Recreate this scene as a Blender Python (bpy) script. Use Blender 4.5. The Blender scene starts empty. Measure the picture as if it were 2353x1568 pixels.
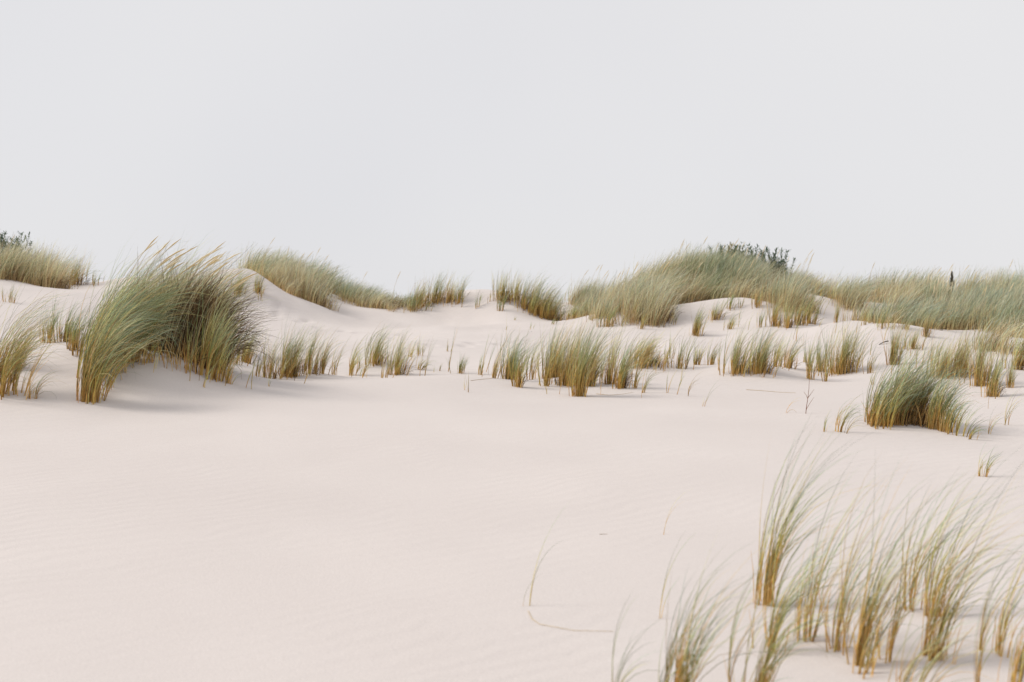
import bpy, math, random
import numpy as np

SEED = 11
rng = np.random.default_rng(SEED)
random.seed(SEED)
scene = bpy.context.scene
COL = scene.collection

# ------------------------------------------------------------------ camera
# photo read on a 2353 x 1568 grid
GW, GH = 2353.0, 1568.0
LENS = 40.0
FP = GW * LENS / 36.0                 # focal length on that grid
CAM_Z = 1.5
PITCH = math.atan((784 - 740) / FP)   # the level line lies a little above the middle
cam_d = bpy.data.cameras.new("camera")
cam = bpy.data.objects.new("camera", cam_d)
COL.objects.link(cam)
cam.location = (0, 0, CAM_Z)
cam.rotation_euler = (math.radians(90) - PITCH, 0, 0)
cam_d.lens = LENS
cam_d.sensor_width = 36
cam_d.clip_start = 0.05
cam_d.clip_end = 3000
cam_d.dof.use_dof = True
cam_d.dof.focus_distance = 13.5
cam_d.dof.aperture_fstop = 2.2
scene.camera = cam

# ------------------------------------------------------------------ sky and sun (bright veil of cloud, soft sun from the left)
SUN_EL, SUN_AZ = math.radians(45), math.radians(-88)    # azimuth from +Y towards +X
world = bpy.data.worlds.new("World")
scene.world = world
world.use_nodes = True
nt = world.node_tree
nt.nodes.clear()
wo = nt.nodes.new("ShaderNodeOutputWorld")
bg = nt.nodes.new("ShaderNodeBackground")
bg.inputs["Strength"].default_value = 0.1
sky = nt.nodes.new("ShaderNodeTexSky")
sky.sky_type = 'NISHITA'
sky.sun_disc = False
sky.sun_elevation = SUN_EL
sky.sun_rotation = SUN_AZ
tc = nt.nodes.new("ShaderNodeTexCoord")
nz = nt.nodes.new("ShaderNodeTexNoise")
nz.inputs["Scale"].default_value = 1.25
nz.inputs["Detail"].default_value = 3
nz.inputs["Roughness"].default_value = 0.45
rp = nt.nodes.new("ShaderNodeValToRGB")
rp.color_ramp.elements[0].position = 0.3
rp.color_ramp.elements[0].color = (7.3, 7.28, 7.62, 1)
rp.color_ramp.elements[1].position = 0.7
rp.color_ramp.elements[1].color = (8.3, 8.22, 8.3, 1)
mx = nt.nodes.new("ShaderNodeMix")
mx.data_type = 'RGBA'
mx.inputs[0].default_value = 0.95          # cloud veil over the clear sky
nt.links.new(tc.outputs["Generated"], nz.inputs["Vector"])
nt.links.new(nz.outputs["Fac"], rp.inputs["Fac"])
nt.links.new(sky.outputs["Color"], mx.inputs[6])
nt.links.new(rp.outputs["Color"], mx.inputs[7])
nt.links.new(mx.outputs[2], bg.inputs["Color"])
nt.links.new(bg.outputs["Background"], wo.inputs["Surface"])

sun_d = bpy.data.lights.new("sun", 'SUN')
sun_d.energy = 2.3
sun_d.angle = math.radians(16)
sun_d.color = (1.0, 0.95, 0.88)
sun = bpy.data.objects.new("sun", sun_d)
COL.objects.link(sun)
sun.rotation_euler = (math.radians(90) - SUN_EL, 0, math.pi - SUN_AZ)

vs = scene.view_settings
vs.view_transform = 'Standard'
vs.look = 'None'
vs.exposure = 0.0
vs.gamma = 1.0
vs.use_curve_mapping = False

# ------------------------------------------------------------------ helpers
def ray(dx, dy):
    """direction (per metre of Y) through a point of the photo grid"""
    u = (np.asarray(dx, float) - GW / 2) / FP
    v = -(np.asarray(dy, float) - GH / 2) / FP
    y = math.cos(PITCH) + v * math.sin(PITCH)
    z = -math.sin(PITCH) + v * math.cos(PITCH)
    return u / y, z / y

def P(dx, dy, Y):
    a, b = ray(dx, dy)
    return (float(a * Y), float(Y), float(CAM_Z + b * Y))

# ------------------------------------------------------------------ materials
def new_mat(name):
    m = bpy.data.materials.new(name)
    m.use_nodes = True
    m.node_tree.nodes.clear()
    return m, m.node_tree

def sand_material():
    m, t = new_mat("sand")
    N, L = t.nodes.new, t.links.new
    out = N("ShaderNodeOutputMaterial")
    b = N("ShaderNodeBsdfPrincipled")
    b.inputs["Roughness"].default_value = 0.95
    b.inputs["Specular IOR Level"].default_value = 0.12
    tc = N("ShaderNodeTexCoord")
    n1 = N("ShaderNodeTexNoise"); n1.inputs["Scale"].default_value = 0.55; n1.inputs["Detail"].default_value = 5
    n2 = N("ShaderNodeTexNoise"); n2.inputs["Scale"].default_value = 60; n2.inputs["Detail"].default_value = 3
    n3 = N("ShaderNodeTexNoise"); n3.inputs["Scale"].default_value = 170; n3.inputs["Detail"].default_value = 2
    for n in (n1, n2, n3):
        L(tc.outputs["Object"], n.inputs["Vector"])
    r = N("ShaderNodeValToRGB")
    r.color_ramp.elements[0].position = 0.3
    r.color_ramp.elements[0].color = (0.61, 0.556, 0.528, 1)
    r.color_ramp.elements[1].position = 0.72
    r.color_ramp.elements[1].color = (0.648, 0.594, 0.564, 1)
    L(n1.outputs["Fac"], r.inputs["Fac"])
    g = N("ShaderNodeMix"); g.data_type = 'RGBA'; g.blend_type = 'MULTIPLY'
    g.inputs[0].default_value = 1.0
    gr = N("ShaderNodeMapRange")
    gr.inputs["From Min"].default_value = 0.25; gr.inputs["From Max"].default_value = 0.75
    gr.inputs["To Min"].default_value = 0.9; gr.inputs["To Max"].default_value = 1.1
    L(n3.outputs["Fac"], gr.inputs["Value"])
    L(r.outputs["Color"], g.inputs[6]); L(gr.outputs["Result"], g.inputs[7])
    L(g.outputs[2], b.inputs["Base Color"])
    # wind ripples: bent bands, faint and patchy
    mp = N("ShaderNodeMapping"); mp.inputs["Rotation"].default_value = (0, 0, math.radians(58))
    L(tc.outputs["Object"], mp.inputs["Vector"])
    w = N("ShaderNodeTexWave"); w.inputs["Scale"].default_value = 2.1
    w.inputs["Distortion"].default_value = 9.0; w.inputs["Detail"].default_value = 3
    w.inputs["Detail Scale"].default_value = 0.8
    L(mp.outputs["Vector"], w.inputs["Vector"])
    n4 = N("ShaderNodeTexNoise"); n4.inputs["Scale"].default_value = 0.35
    L(tc.outputs["Object"], n4.inputs["Vector"])
    pm = N("ShaderNodeMapRange")
    pm.inputs["From Min"].default_value = 0.36; pm.inputs["From Max"].default_value = 0.58
    L(n4.outputs["Fac"], pm.inputs["Value"])
    mw = N("ShaderNodeMath"); mw.operation = 'MULTIPLY'
    L(w.outputs["Fac"], mw.inputs[0]); L(pm.outputs["Result"], mw.inputs[1])
    b1 = N("ShaderNodeBump"); b1.inputs["Strength"].default_value = 0.16; b1.inputs["Distance"].default_value = 0.018
    L(mw.outputs["Value"], b1.inputs["Height"])
    b2 = N("ShaderNodeBump"); b2.inputs["Strength"].default_value = 0.3; b2.inputs["Distance"].default_value = 0.008
    L(n2.outputs["Fac"], b2.inputs["Height"]); L(b1.outputs["Normal"], b2.inputs["Normal"])
    b3 = N("ShaderNodeBump"); b3.inputs["Strength"].default_value = 0.3; b3.inputs["Distance"].default_value = 0.002
    L(n3.outputs["Fac"], b3.inputs["Height"]); L(b2.outputs["Normal"], b3.inputs["Normal"])
    L(b3.outputs["Normal"], b.inputs["Normal"])
    L(b.outputs["BSDF"], out.inputs["Surface"])
    return m

def blade_material(name, rough=0.55, trans=0.36):
    m, t = new_mat(name)
    N, L = t.nodes.new, t.links.new
    out = N("ShaderNodeOutputMaterial")
    b = N("ShaderNodeBsdfPrincipled")
    b.inputs["Roughness"].default_value = rough
    b.inputs["Specular IOR Level"].default_value = 0.16
    at = N("ShaderNodeAttribute"); at.attribute_name = "tint"
    tcd = N("ShaderNodeTexCoord")
    n = N("ShaderNodeTexNoise"); n.inputs["Scale"].default_value = 35
    L(tcd.outputs["Object"], n.inputs["Vector"])
    mr = N("ShaderNodeMapRange"); mr.inputs["To Min"].default_value = 0.75; mr.inputs["To Max"].default_value = 1.25
    L(n.outputs["Fac"], mr.inputs["Value"])
    mu = N("ShaderNodeMix"); mu.data_type = 'RGBA'; mu.blend_type = 'MULTIPLY'; mu.inputs[0].default_value = 1
    L(at.outputs["Color"], mu.inputs[6]); L(mr.outputs["Result"], mu.inputs[7])
    tr = N("ShaderNodeBsdfTranslucent")
    L(mu.outputs[2], b.inputs["Base Color"]); L(mu.outputs[2], tr.inputs["Color"])
    ms = N("ShaderNodeMixShader"); ms.inputs[0].default_value = trans
    L(b.outputs["BSDF"], ms.inputs[1]); L(tr.outputs["BSDF"], ms.inputs[2])
    L(ms.outputs["Shader"], out.inputs["Surface"])
    return m

M_SAND = sand_material()
M_BLADE = blade_material("grass_blade")
M_STEM = blade_material("dry_stem", 0.6, 0.1)
M_LEAF = blade_material("shrub_leaf", 0.45, 0.2)
M_WOOD = blade_material("weathered_wood", 0.8, 0.0)

# ------------------------------------------------------------------ terrain
CTRL = [
 # near sand sheet
 (-300,1568,4.7),(400,1568,4.75),(1176,1568,4.75),(1700,1568,4.8),(2050,1545,4.85),(2500,1530,4.9),
 (-100,1250,6.9),(600,1230,7.2),(1176,1210,7.5),(1700,1270,6.8),(2150,1420,5.6),(2400,1300,6.5),
 (250,1040,9.9),(800,1020,10.4),(1300,1010,10.7),(1750,1010,10.8),(2330,1100,8.9),
 (1500,960,12.0),(900,940,12.7),(600,925,12.5),
 # right-hand tuft and its little mound
 (1890,992,11.2),(2000,984,11.6),(2100,978,11.7),(2165,994,11.4),(2235,1012,11.1),(2350,1022,10.9),
 # left: base of the big tussock, its mound
 (205,927,12.0),(-60,915,12.0),(90,918,12.1),(300,918,12.3),(420,905,12.6),(520,885,13.2),
 (300,838,13.0),(360,830,13.2),(430,856,13.1),(490,874,13.2),(250,832,13.2),(330,800,14.2),(430,820,14.3),
 (160,802,13.4),(70,835,13.0),(0,845,12.9),(-80,835,13.0),
 # middle crest
 (620,872,15.0),(700,868,15.3),(820,868,15.5),(900,870,15.5),(1000,860,16.0),(1120,866,15.9),(1187,890,15.2),
 (1330,912,14.5),(1440,896,15.1),(1560,908,14.8),(1615,936,13.4),(1690,860,16.8),(1745,860,16.9),
 (1850,950,12.6),(1900,878,16.2),(2000,860,16.9),(2050,840,17.5),(2185,872,16.0),(2280,912,14.4),(2350,892,14.9),
 # behind the crest
 (560,834,16.5),(660,835,18.0),(860,832,18.4),(966,818,19.2),(1030,806,20.0),(1221,840,18.0),(1480,838,17.6),(1560,838,17.8),
 (1640,835,18.4),(1780,838,18.0),
 (750,775,23.5),(1000,785,22.5),(1200,790,22.0),(1400,790,21.5),(620,745,25.5),(1130,762,24.5),(880,750,26.5),
 (1650,790,20.5),(1850,785,20.5),
 # left dune
 (540,700,26.5),(570,640,27.5),(640,690,27.5),(720,702,28.3),(800,716,29.0),(900,724,31.0),
 (600,642,30),(660,652,30.5),(720,668,31),(780,688,31.5),(860,712,32.5),
 # middle mound
 (955,716,31.5),(1000,700,31.3),(1080,694,32.0),(1180,692,31.5),(1230,718,30.5),(1285,738,29.7),(1080,735,29.0),(1160,728,29.2),
 # right dune
 (1340,724,28.2),(1390,748,25.0),(1470,752,24.0),(1598,772,23.0),(1680,752,24.3),(1750,750,24.2),(1850,746,24.3),
 (1540,715,26.2),(1640,712,26.6),(1740,690,27.2),(1860,682,28.4),
 (1410,702,28.0),(1480,670,28.2),(1600,648,28.4),(1700,655,28.8),(1800,668,29.0),(1880,682,30.0),
 # far right
 (1930,738,25.2),(2020,742,24.4),(2090,745,23.5),(2050,795,19.8),(2125,776,20.6),(2200,790,19.6),(2330,812,18.0),(2450,810,18.0),
 (1950,690,30.5),(2100,690,30.0),(2250,682,28.8),(2400,678,28.0),
 # far left
 (25,642,26.5),(110,660,27.0),(175,650,29.0),(240,658,31.0),(420,650,33),(150,712,21.5),(60,720,20.5),(112,786,15.8),(30,780,16.0),
 (-120,640,26.5),(-120,760,17.0),
]
pts = [P(*c) for c in CTRL]
for x in (-3, 0, 3):
    for y in (-3, 1.5):
        pts.append((x, y, 0.0))
for x in (-22, -14, -7, 0, 7, 14, 22):
    pts.append((x, 38, 1.2 if abs(x) > 5 else 1.0)); pts.append((x, 46, 0.1))
for s in (-1, 1):
    pts += [(s*9, 3, 0.05), (s*12, 10, .45), (s*17, 20, 1.25), (s*21, 29, 2.0), (s*28, 34, 1.6)]
# the sand dips a little behind the middle crest, so the crest hides some feet
for dx, Y, z in ((640,16.8,.66),(740,17.0,.64),(850,17.1,.64),(950,17.3,.66),(1060,17.5,.68),(1140,17.4,.66),(1270,16.6,.60),(1700,18.4,.66),(1900,17.6,.62)):
    pts.append((float(ray(dx, 860)[0]) * Y, Y, z))
pts = np.array(pts)
PC = pts[:, :2] / 10.0
PZ = pts[:, 2]

def tps_k(r2):
    return 0.5 * r2 * np.log(r2 + 1e-9)

n = len(PC)
K = tps_k(((PC[:, None] - PC[None]) ** 2).sum(-1)) + np.eye(n) * 0.0012
A = np.zeros((n + 3, n + 3)); A[:n, :n] = K
A[:n, n] = 1; A[:n, n+1:] = PC; A[n, :n] = 1; A[n+1:, :n] = PC.T
SOL = np.linalg.solve(A, np.concatenate([PZ, np.zeros(3)]))

def sm(t):
    t = np.clip(t, 0, 1)
    return t * t * (3 - 2 * t)

def value_noise(x, y, seed):
    r = np.random.default_rng(seed)
    tab = r.random((64, 64))
    xi = np.floor(x).astype(int); yi = np.floor(y).astype(int)
    fx = sm(x - xi); fy = sm(y - yi)
    g = lambda a, b: tab[a % 64, b % 64]
    return (g(xi, yi)*(1-fx)+g(xi+1, yi)*fx)*(1-fy)+(g(xi, yi+1)*(1-fx)+g(xi+1, yi+1)*fx)*fy - 0.5

MOUNDS = []      # (x, y, rx, ry, h) small heaps of sand caught by tufts
DENTS = []       # footprints

def height(x, y):
    x = np.asarray(x, float); y = np.asarray(y, float)
    shp = x.shape
    x = x.ravel(); y = y.ravel()
    z = np.empty_like(x)
    # keep the spline to the dune field; flatten out beyond it
    xc = np.clip(x, -30, 30); yc = np.clip(y, -6, 50)
    for i in range(0, len(x), 20000):
        q = np.stack([xc[i:i+20000], yc[i:i+20000]], 1) / 10.0
        r2 = ((q[:, None] - PC[None]) ** 2).sum(-1)
        z[i:i+20000] = tps_k(r2) @ SOL[:n] + SOL[n] + q @ SOL[n+1:]
    d = np.hypot(np.maximum(np.abs(x) - 20, 0), np.maximum(np.maximum(y - 38, -4 - y), 0))
    t = sm(d / 22)
    far = 0.1 + 0.9 * value_noise(x / 14, y / 14, 5)
    z = z * (1 - t) + far * t
    z += 0.035 * value_noise(x / 1.9, y / 1.9, 1) + 0.016 * value_noise(x / .7 + 9, y / .7, 2)
    k = sm((y - 17) / 5)
    z += k * (0.24 * value_noise(x / 1.7, y / 2.1, 3) + 0.09 * value_noise(x / .8, y / .9, 4) + .022 * value_noise(x / .33, y / .38, 8))
    for (mx_, my_, rx, ry, h) in MOUNDS:
        u = ((x - mx_) / rx) ** 2 + ((y - my_) / ry) ** 2
        s = u < 9
        z[s] += h * np.exp(-u[s])
    for (mx_, my_, rx, ry, h) in DENTS:
        u = ((x - mx_) / rx) ** 2 + ((y - my_) / ry) ** 2
        s = u < 9
        z[s] += -h * np.exp(-u[s]) * (1 - 0.9 * u[s])
    return z.reshape(shp)

YS = np.arange(3.0, 45.0, 0.04)
def ground_hit(dx, dy):
    """where the sight line through a photo point first meets the sand"""
    a, b = ray(dx, dy)
    hz = height(a * YS, YS)
    below = CAM_Z + b * YS < hz
    if not below.any():
        gap = (CAM_Z + b * YS - hz)
        i = int(np.argmin(np.where(YS > 20, gap, 9)))
    else:
        i = int(np.argmax(below))
    Y = float(YS[i])
    return float(a * Y), Y

# tracks of footprints across the hollow
def track(p0, p1, step=0.55, jit=0.12):
    a = np.array(p0); b = np.array(p1)
    m = int(np.linalg.norm(b - a) / step)
    for i in range(m):
        q = a + (b - a) * (i / m) + rng.normal(0, jit, 2)
        DENTS.append((q[0], q[1], .13, .19, .075))
for q0, q1 in (((560,690),(690,728)), ((640,725),(960,770)), ((900,778),(1190,790)), ((1010,795),(1250,778)), ((700,740),(780,745))):
    track(ground_hit(*q0), ground_hit(*q1))

# small heaps under the denser tufts
for dx, dy, r, h in ((660,866,.5,.07),(1310,884,.7,.06),(1690,857,.55,.07),(1745,859,.5,.05),(1930,860,.5,.05),
                     (2185,870,.8,.08),(860,838,.5,.05),(1475,840,.7,.06),(1598,771,.4,.06),(1227,722,.6,.08)):
    x, y = ground_hit(dx, dy)
    MOUNDS.append((x + .15, y + .1, r * 1.1, r * .9, h * 1.7))

# hummocks on the far slopes
for dx, dy, r, h in ((1545,742,.8,.22),(1640,728,.8,.2),(1700,722,.7,.2),(1790,738,1.0,.25),(985,712,1.0,.2),(1075,712,1.3,.28),(1180,706,.9,.25),
                     (600,690,.8,.25),(690,716,.9,.18),(1960,762,1.1,.2),(2060,780,.9,.18),(1420,742,.8,.2),(1860,700,.8,.22)):
    x, y = ground_hit(dx, dy)
    MOUNDS.append((x, y + .3, r, r * .8, h))

def mesh_obj(name, V, F, mat, parent=None, tint=None, smooth=True):
    me = bpy.data.meshes.new(name)
    V = np.ascontiguousarray(V, dtype=np.float32).reshape(-1, 3)
    F = np.ascontiguousarray(F, dtype=np.int32)
    nv, nf, k = len(V), len(F), F.shape[1]
    me.vertices.add(nv); me.vertices.foreach_set("co", V.ravel())
    me.loops.add(nf * k); me.loops.foreach_set("vertex_index", F.ravel())
    me.polygons.add(nf)
    me.polygons.foreach_set("loop_start", np.arange(0, nf * k, k, dtype=np.int32))
    me.update(calc_edges=True)
    if smooth:
        me.polygons.foreach_set("use_smooth", np.ones(nf, dtype=bool))
    if tint is not None:
        at = me.attributes.new("tint", 'FLOAT_COLOR', 'POINT')
        c = np.ones((nv, 4), dtype=np.float32); c[:, :3] = np.asarray(tint).reshape(-1, 3)
        at.data.foreach_set("color", c.ravel())
    me.materials.append(mat)
    o = bpy.data.objects.new(name, me)
    COL.objects.link(o)
    if parent: o.parent = parent
    return o

def tag(o, label=None, cat=None, group=None, kind=None):
    if label: o["label"] = label
    if cat: o["category"] = cat
    if group: o["group"] = group
    if kind: o["kind"] = kind
    return o

def thing(name, loc, label, cat, group=None):
    o = bpy.data.objects.new(name, None)
    o.empty_display_size = 0.1
    COL.objects.link(o)
    o.location = loc
    return tag(o, label, cat, group)

def spaced(lo, hi, step, far, grow=1.22):
    core = list(np.arange(lo, hi + 1e-6, step))
    a, s = core[-1], step
    while a < far:
        s *= grow; a += s; core.append(a)
    b, s = core[0], step
    pre = []
    while b > -far:
        s *= grow; b -= s; pre.append(b)
    return np.array(pre[::-1] + core)

gx = spaced(-14.5, 14.5, 0.085, 900)
gy = spaced(3.0, 34.0, 0.085, 1500)
GX, GY = np.meshgrid(gx, gy)
GZ = height(GX, GY)
nx, ny = len(gx), len(gy)
idx = np.arange(nx * ny).reshape(ny, nx)
F = np.stack([idx[:-1, :-1], idx[:-1, 1:], idx[1:, 1:], idx[1:, :-1]], -1).reshape(-1, 4)
dune = mesh_obj("sand_dunes", np.stack([GX, GY, GZ], -1), F, M_SAND)
tag(dune, "pale pinkish wind-smoothed sand dunes rising to a grassy skyline", None, None, "structure")

# ------------------------------------------------------------------ grass blades
C_BROWN = np.array((0.50, 0.23, 0.05)); C_RUST = np.array((0.78, 0.445, 0.115))
C_STRAW = np.array((0.82, 0.61, 0.27)); C_PALE = np.array((0.87, 0.75, 0.50))
C_OLIVE = np.array((0.43, 0.43, 0.11)); C_GREEN = np.array((0.24, 0.345, 0.125)); C_BLUE = np.array((0.37, 0.51, 0.40))

def lerp(a, b, t): return a + (b - a) * t

def blade_tints(N, s, dry, blue=0.5):
    """base-to-tip colours: brown sheath, then straw or blue-green leaf"""
    r = rng.random(N); isdry = r < dry
    k = rng.random((N, 1, 1)); k2 = rng.random((N, 1, 1)); k3 = rng.random((N, 1, 1))
    s = s[None, :, None]
    base = lerp(lerp(C_BROWN, C_RUST, np.clip(.3 + k * 1.4, 0, 1)), C_STRAW, .6 * k2)
    midg = lerp(lerp(C_OLIVE, C_GREEN, k2), C_STRAW, 0.35 * k3)
    tipg = lerp(lerp(C_GREEN, C_BLUE, np.clip(k2 * .6 + blue * .7, 0, 1)), C_STRAW, 0.25 * k)
    midd = lerp(C_RUST, C_STRAW, 0.35 + 0.65 * k2)
    tipd = lerp(C_STRAW, C_PALE, k3)
    t1 = sm((s - .12) / (0.18 + 0.26 * k3)); t2 = sm((s - 0.36) / 0.42)
    g = lerp(lerp(base, midg, t1), tipg, t2)
    d = lerp(lerp(base, midd, t1), tipd, t2)
    c = np.where(isdry[:, None, None], d, g)
    return np.clip(c * (0.45 + 1.2 * rng.random((N, 1, 1))), 0, .9)

def paths2(base, L, v0, v1, p, Kn):
    """curves whose lean (a 2-D vector) grows from v0 at the foot to v1 at the tip"""
    N = len(L)
    s = np.linspace(0, 1, Kn + 1)
    smid = (s[1:] + s[:-1]) / 2
    k = smid[None] ** p[:, None]
    v = v0[:, None] + (v1 - v0)[:, None] * k[..., None]
    th = np.linalg.norm(v, axis=-1)
    u = v / np.maximum(th, 1e-5)[..., None]
    d = np.concatenate([np.sin(th)[..., None] * u, np.cos(th)[..., None]], -1)
    step = d * (L / Kn)[:, None, None]
    pos = np.concatenate([np.zeros((N, 1, 3)), np.cumsum(step, 1)], 1) + base[:, None]
    return pos, np.concatenate([d, d[:, -1:]], 1), s

def paths(base, L, phi, t0, t1, p, Kn):
    u = np.stack([np.cos(phi), np.sin(phi)], -1)
    return paths2(base, L, u * t0[:, None], u * t1[:, None], p, Kn)

def tube_arrays(pos, dd, s, w, taper=0.88):
    N, K1, _ = pos.shape
    h = np.stack([-dd[..., 1], dd[..., 0], 0 * dd[..., 0]], -1)
    nrm = np.linalg.norm(h, axis=-1, keepdims=True)
    h = np.where(nrm < 1e-4, np.array((0., 1., 0.)), h / np.maximum(nrm, 1e-4))
    v = np.cross(dd, h)
    rad = (w / 2)[:, None] * (1 - taper * s[None] ** 1.6)
    rad = rad * np.where(s[None] >= .999, 0.35, 1)
    off = rng.random(N) * 6.28
    V = []
    for k in range(3):
        a = off + k * 2 * math.pi / 3
        V.append(pos + rad[..., None] * (np.cos(a)[:, None, None] * h + np.sin(a)[:, None, None] * v))
    V = np.stack(V, 2)                                  # N,K1,3,3
    ix = np.arange(N * K1 * 3).reshape(N, K1, 3)
    fs = []
    for k in range(3):
        k2 = (k + 1) % 3
        fs.append(np.stack([ix[:, :-1, k], ix[:, :-1, k2], ix[:, 1:, k2], ix[:, 1:, k]], -1).reshape(-1, 4))
    return V.reshape(-1, 3), np.concatenate(fs)

def ribbon_arrays(pos, dd, s, w, taper=0.8):
    N, K1, _ = pos.shape
    h = np.stack([-dd[..., 1], dd[..., 0], 0 * dd[..., 0]], -1)
    h /= np.maximum(np.linalg.norm(h, axis=-1, keepdims=True), 1e-4)
    v = np.cross(dd, h)
    a = (rng.random(N) * 6.28)[:, None, None]
    side = np.cos(a) * h + np.sin(a) * v
    rad = ((w / 2)[:, None] * (1 - taper * s[None] ** 1.5))[..., None]
    V = np.stack([pos - side * rad, pos + side * rad], 2)
    ix = np.arange(N * K1 * 2).reshape(N, K1, 2)
    F = np.stack([ix[:, :-1, 0], ix[:, :-1, 1], ix[:, 1:, 1], ix[:, 1:, 0]], -1).reshape(-1, 4)
    return V.reshape(-1, 3), F

def tuft_params(N, cx, cy, rx, ry, h, lean=1.0, splay=0.25, phi0=0.0, lmin=0.5, origin=None, per=6):
    """feet and shapes of the blades of one tuft; blades of one shoot share its stalk and part
    higher up; the wind comes from the left"""
    m = max(1, int(round(N / per)))
    a = rng.random(m) * 6.28; r = np.abs(rng.normal(0, .72, m))
    ox = r * np.cos(a); oy = r * np.sin(a)
    sx = cx + rx * ox; sy = cy + ry * oy
    sz = height(sx, sy) - 0.02
    sh = 0.45 + 0.63 * rng.random(m) ** .7
    sv0 = np.stack([0.05 * lean + splay * .3 * ox + rng.normal(0, .06, m), splay * .3 * oy + rng.normal(0, .06, m)], -1)
    wl = lean * (0.62 + 0.4 * rng.random(m))
    sv1 = np.stack([wl * math.cos(phi0) + splay * .5 * ox, wl * math.sin(phi0) + splay * .5 * oy], -1)
    if m == 1: sh[:] = 1.0; lmin = max(lmin, .82)
    j = rng.integers(0, m, N)
    x = sx[j] + rng.normal(0, .0025, N); y = sy[j] + rng.normal(0, .0025, N)
    L = h * sh[j] * (lmin + (1.12 - lmin) * rng.random(N) ** 0.7) * 1.2
    L = L * np.where(rng.random(N) < .05, 1.25, 1.0)
    v0 = sv0[j] + rng.normal(0, .018, (N, 2))
    v1 = sv1[j] + np.stack([rng.normal(0, .24, N), rng.normal(0, .28, N)], -1)
    if m == 1: v1 = sv1[j] + rng.normal(0, .12, (N, 2)); v0 = np.abs(v0) * np.array((1., .3))
    arch = rng.random(N) < (.09 if m > 1 else 0)                       # a few blades fold right over
    v1[arch] *= rng.uniform(1.4, 2.0, (int(arch.sum()), 1))
    p = 0.95 + 1.0 * rng.random(N)
    base = np.stack([x, y, sz[j]], -1)
    if origin is not None: base = base - np.array(origin)
    return base, L, v0, v1, p

def thatch(parent, cx, cy, rx, ry, h, N, origin, w=.006, pw=1.6):
    """matted dead leaves in the heart of a clump"""
    base, L, v0, v1, p = tuft_params(N, cx, cy, rx, ry, h, 1.0, .7, origin=origin, per=3)
    v1 = v1 + rng.normal(0, .55, v1.shape)
    pos, dd, s = paths2(base, L, v0, v1, p * .8, 4)
    V, Fc = tube_arrays(pos, dd, s, np.full(N, w), .6)
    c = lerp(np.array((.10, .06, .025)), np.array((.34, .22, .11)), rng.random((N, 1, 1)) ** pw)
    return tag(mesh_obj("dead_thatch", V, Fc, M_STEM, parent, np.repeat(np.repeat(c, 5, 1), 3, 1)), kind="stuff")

def seed_head(parent, base, L, phi, t0, t1, w, headlen, name="seed_head", pale=.5):
    """a flowering stem that ends in a long tapered spike, one mesh"""
    Kn = 14
    pos, dd, s = paths(np.array([base]), np.array([L]), np.array([phi]), np.array([t0]), np.array([t1]), np.array([1.5]), Kn)
    hs = 1 - headlen / L
    prof = np.where(s < hs, w, 0)
    u = np.clip((s - hs) / (1 - hs), 0, 1)
    head = 0.017 * np.sin(np.pi * np.clip(u * .9 + .08, 0, 1)) ** .7
    rad = np.maximum(prof, np.where(s >= hs, head, 0)) / 2
    h = np.stack([-dd[0, :, 1], dd[0, :, 0], 0 * dd[0, :, 0]], -1)
    h /= np.maximum(np.linalg.norm(h, axis=-1, keepdims=True), 1e-4)
    v = np.cross(dd[0], h)
    ring = []
    for k in range(5):
        a = k * 2 * math.pi / 5
        ring.append(pos[0] + rad[:, None] * (math.cos(a) * h + math.sin(a) * v))
    V = np.stack(ring, 1)
    ix = np.arange((Kn + 1) * 5).reshape(Kn + 1, 5)
    F = np.concatenate([np.stack([ix[:-1, k], ix[:-1, (k+1) % 5], ix[1:, (k+1) % 5], ix[1:, k]], -1) for k in range(5)])
    col = lerp(C_STRAW * .8, C_PALE, pale * np.ones((Kn + 1, 1))) * np.where(s < hs, .8, 1.0)[:, None]
    tint = np.repeat(col[:, None], 5, 1)
    return mesh_obj(name, V, F, M_STEM, parent, tint)

GROUPS = {'m': "marram tufts along the middle sand crest", 'c': "marram tufts on the small central mound",
          'r': "separate tufts on the front slope of the right dune", 'l': "marram tufts around the big left tussock",
          'f': "foreground marram tufts in the lower right corner", 'e': "marram tufts on the right-hand slope",
          'a': "marram tufts on the far left dune", 's': "thin stray sprigs standing in the sand"}

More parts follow.
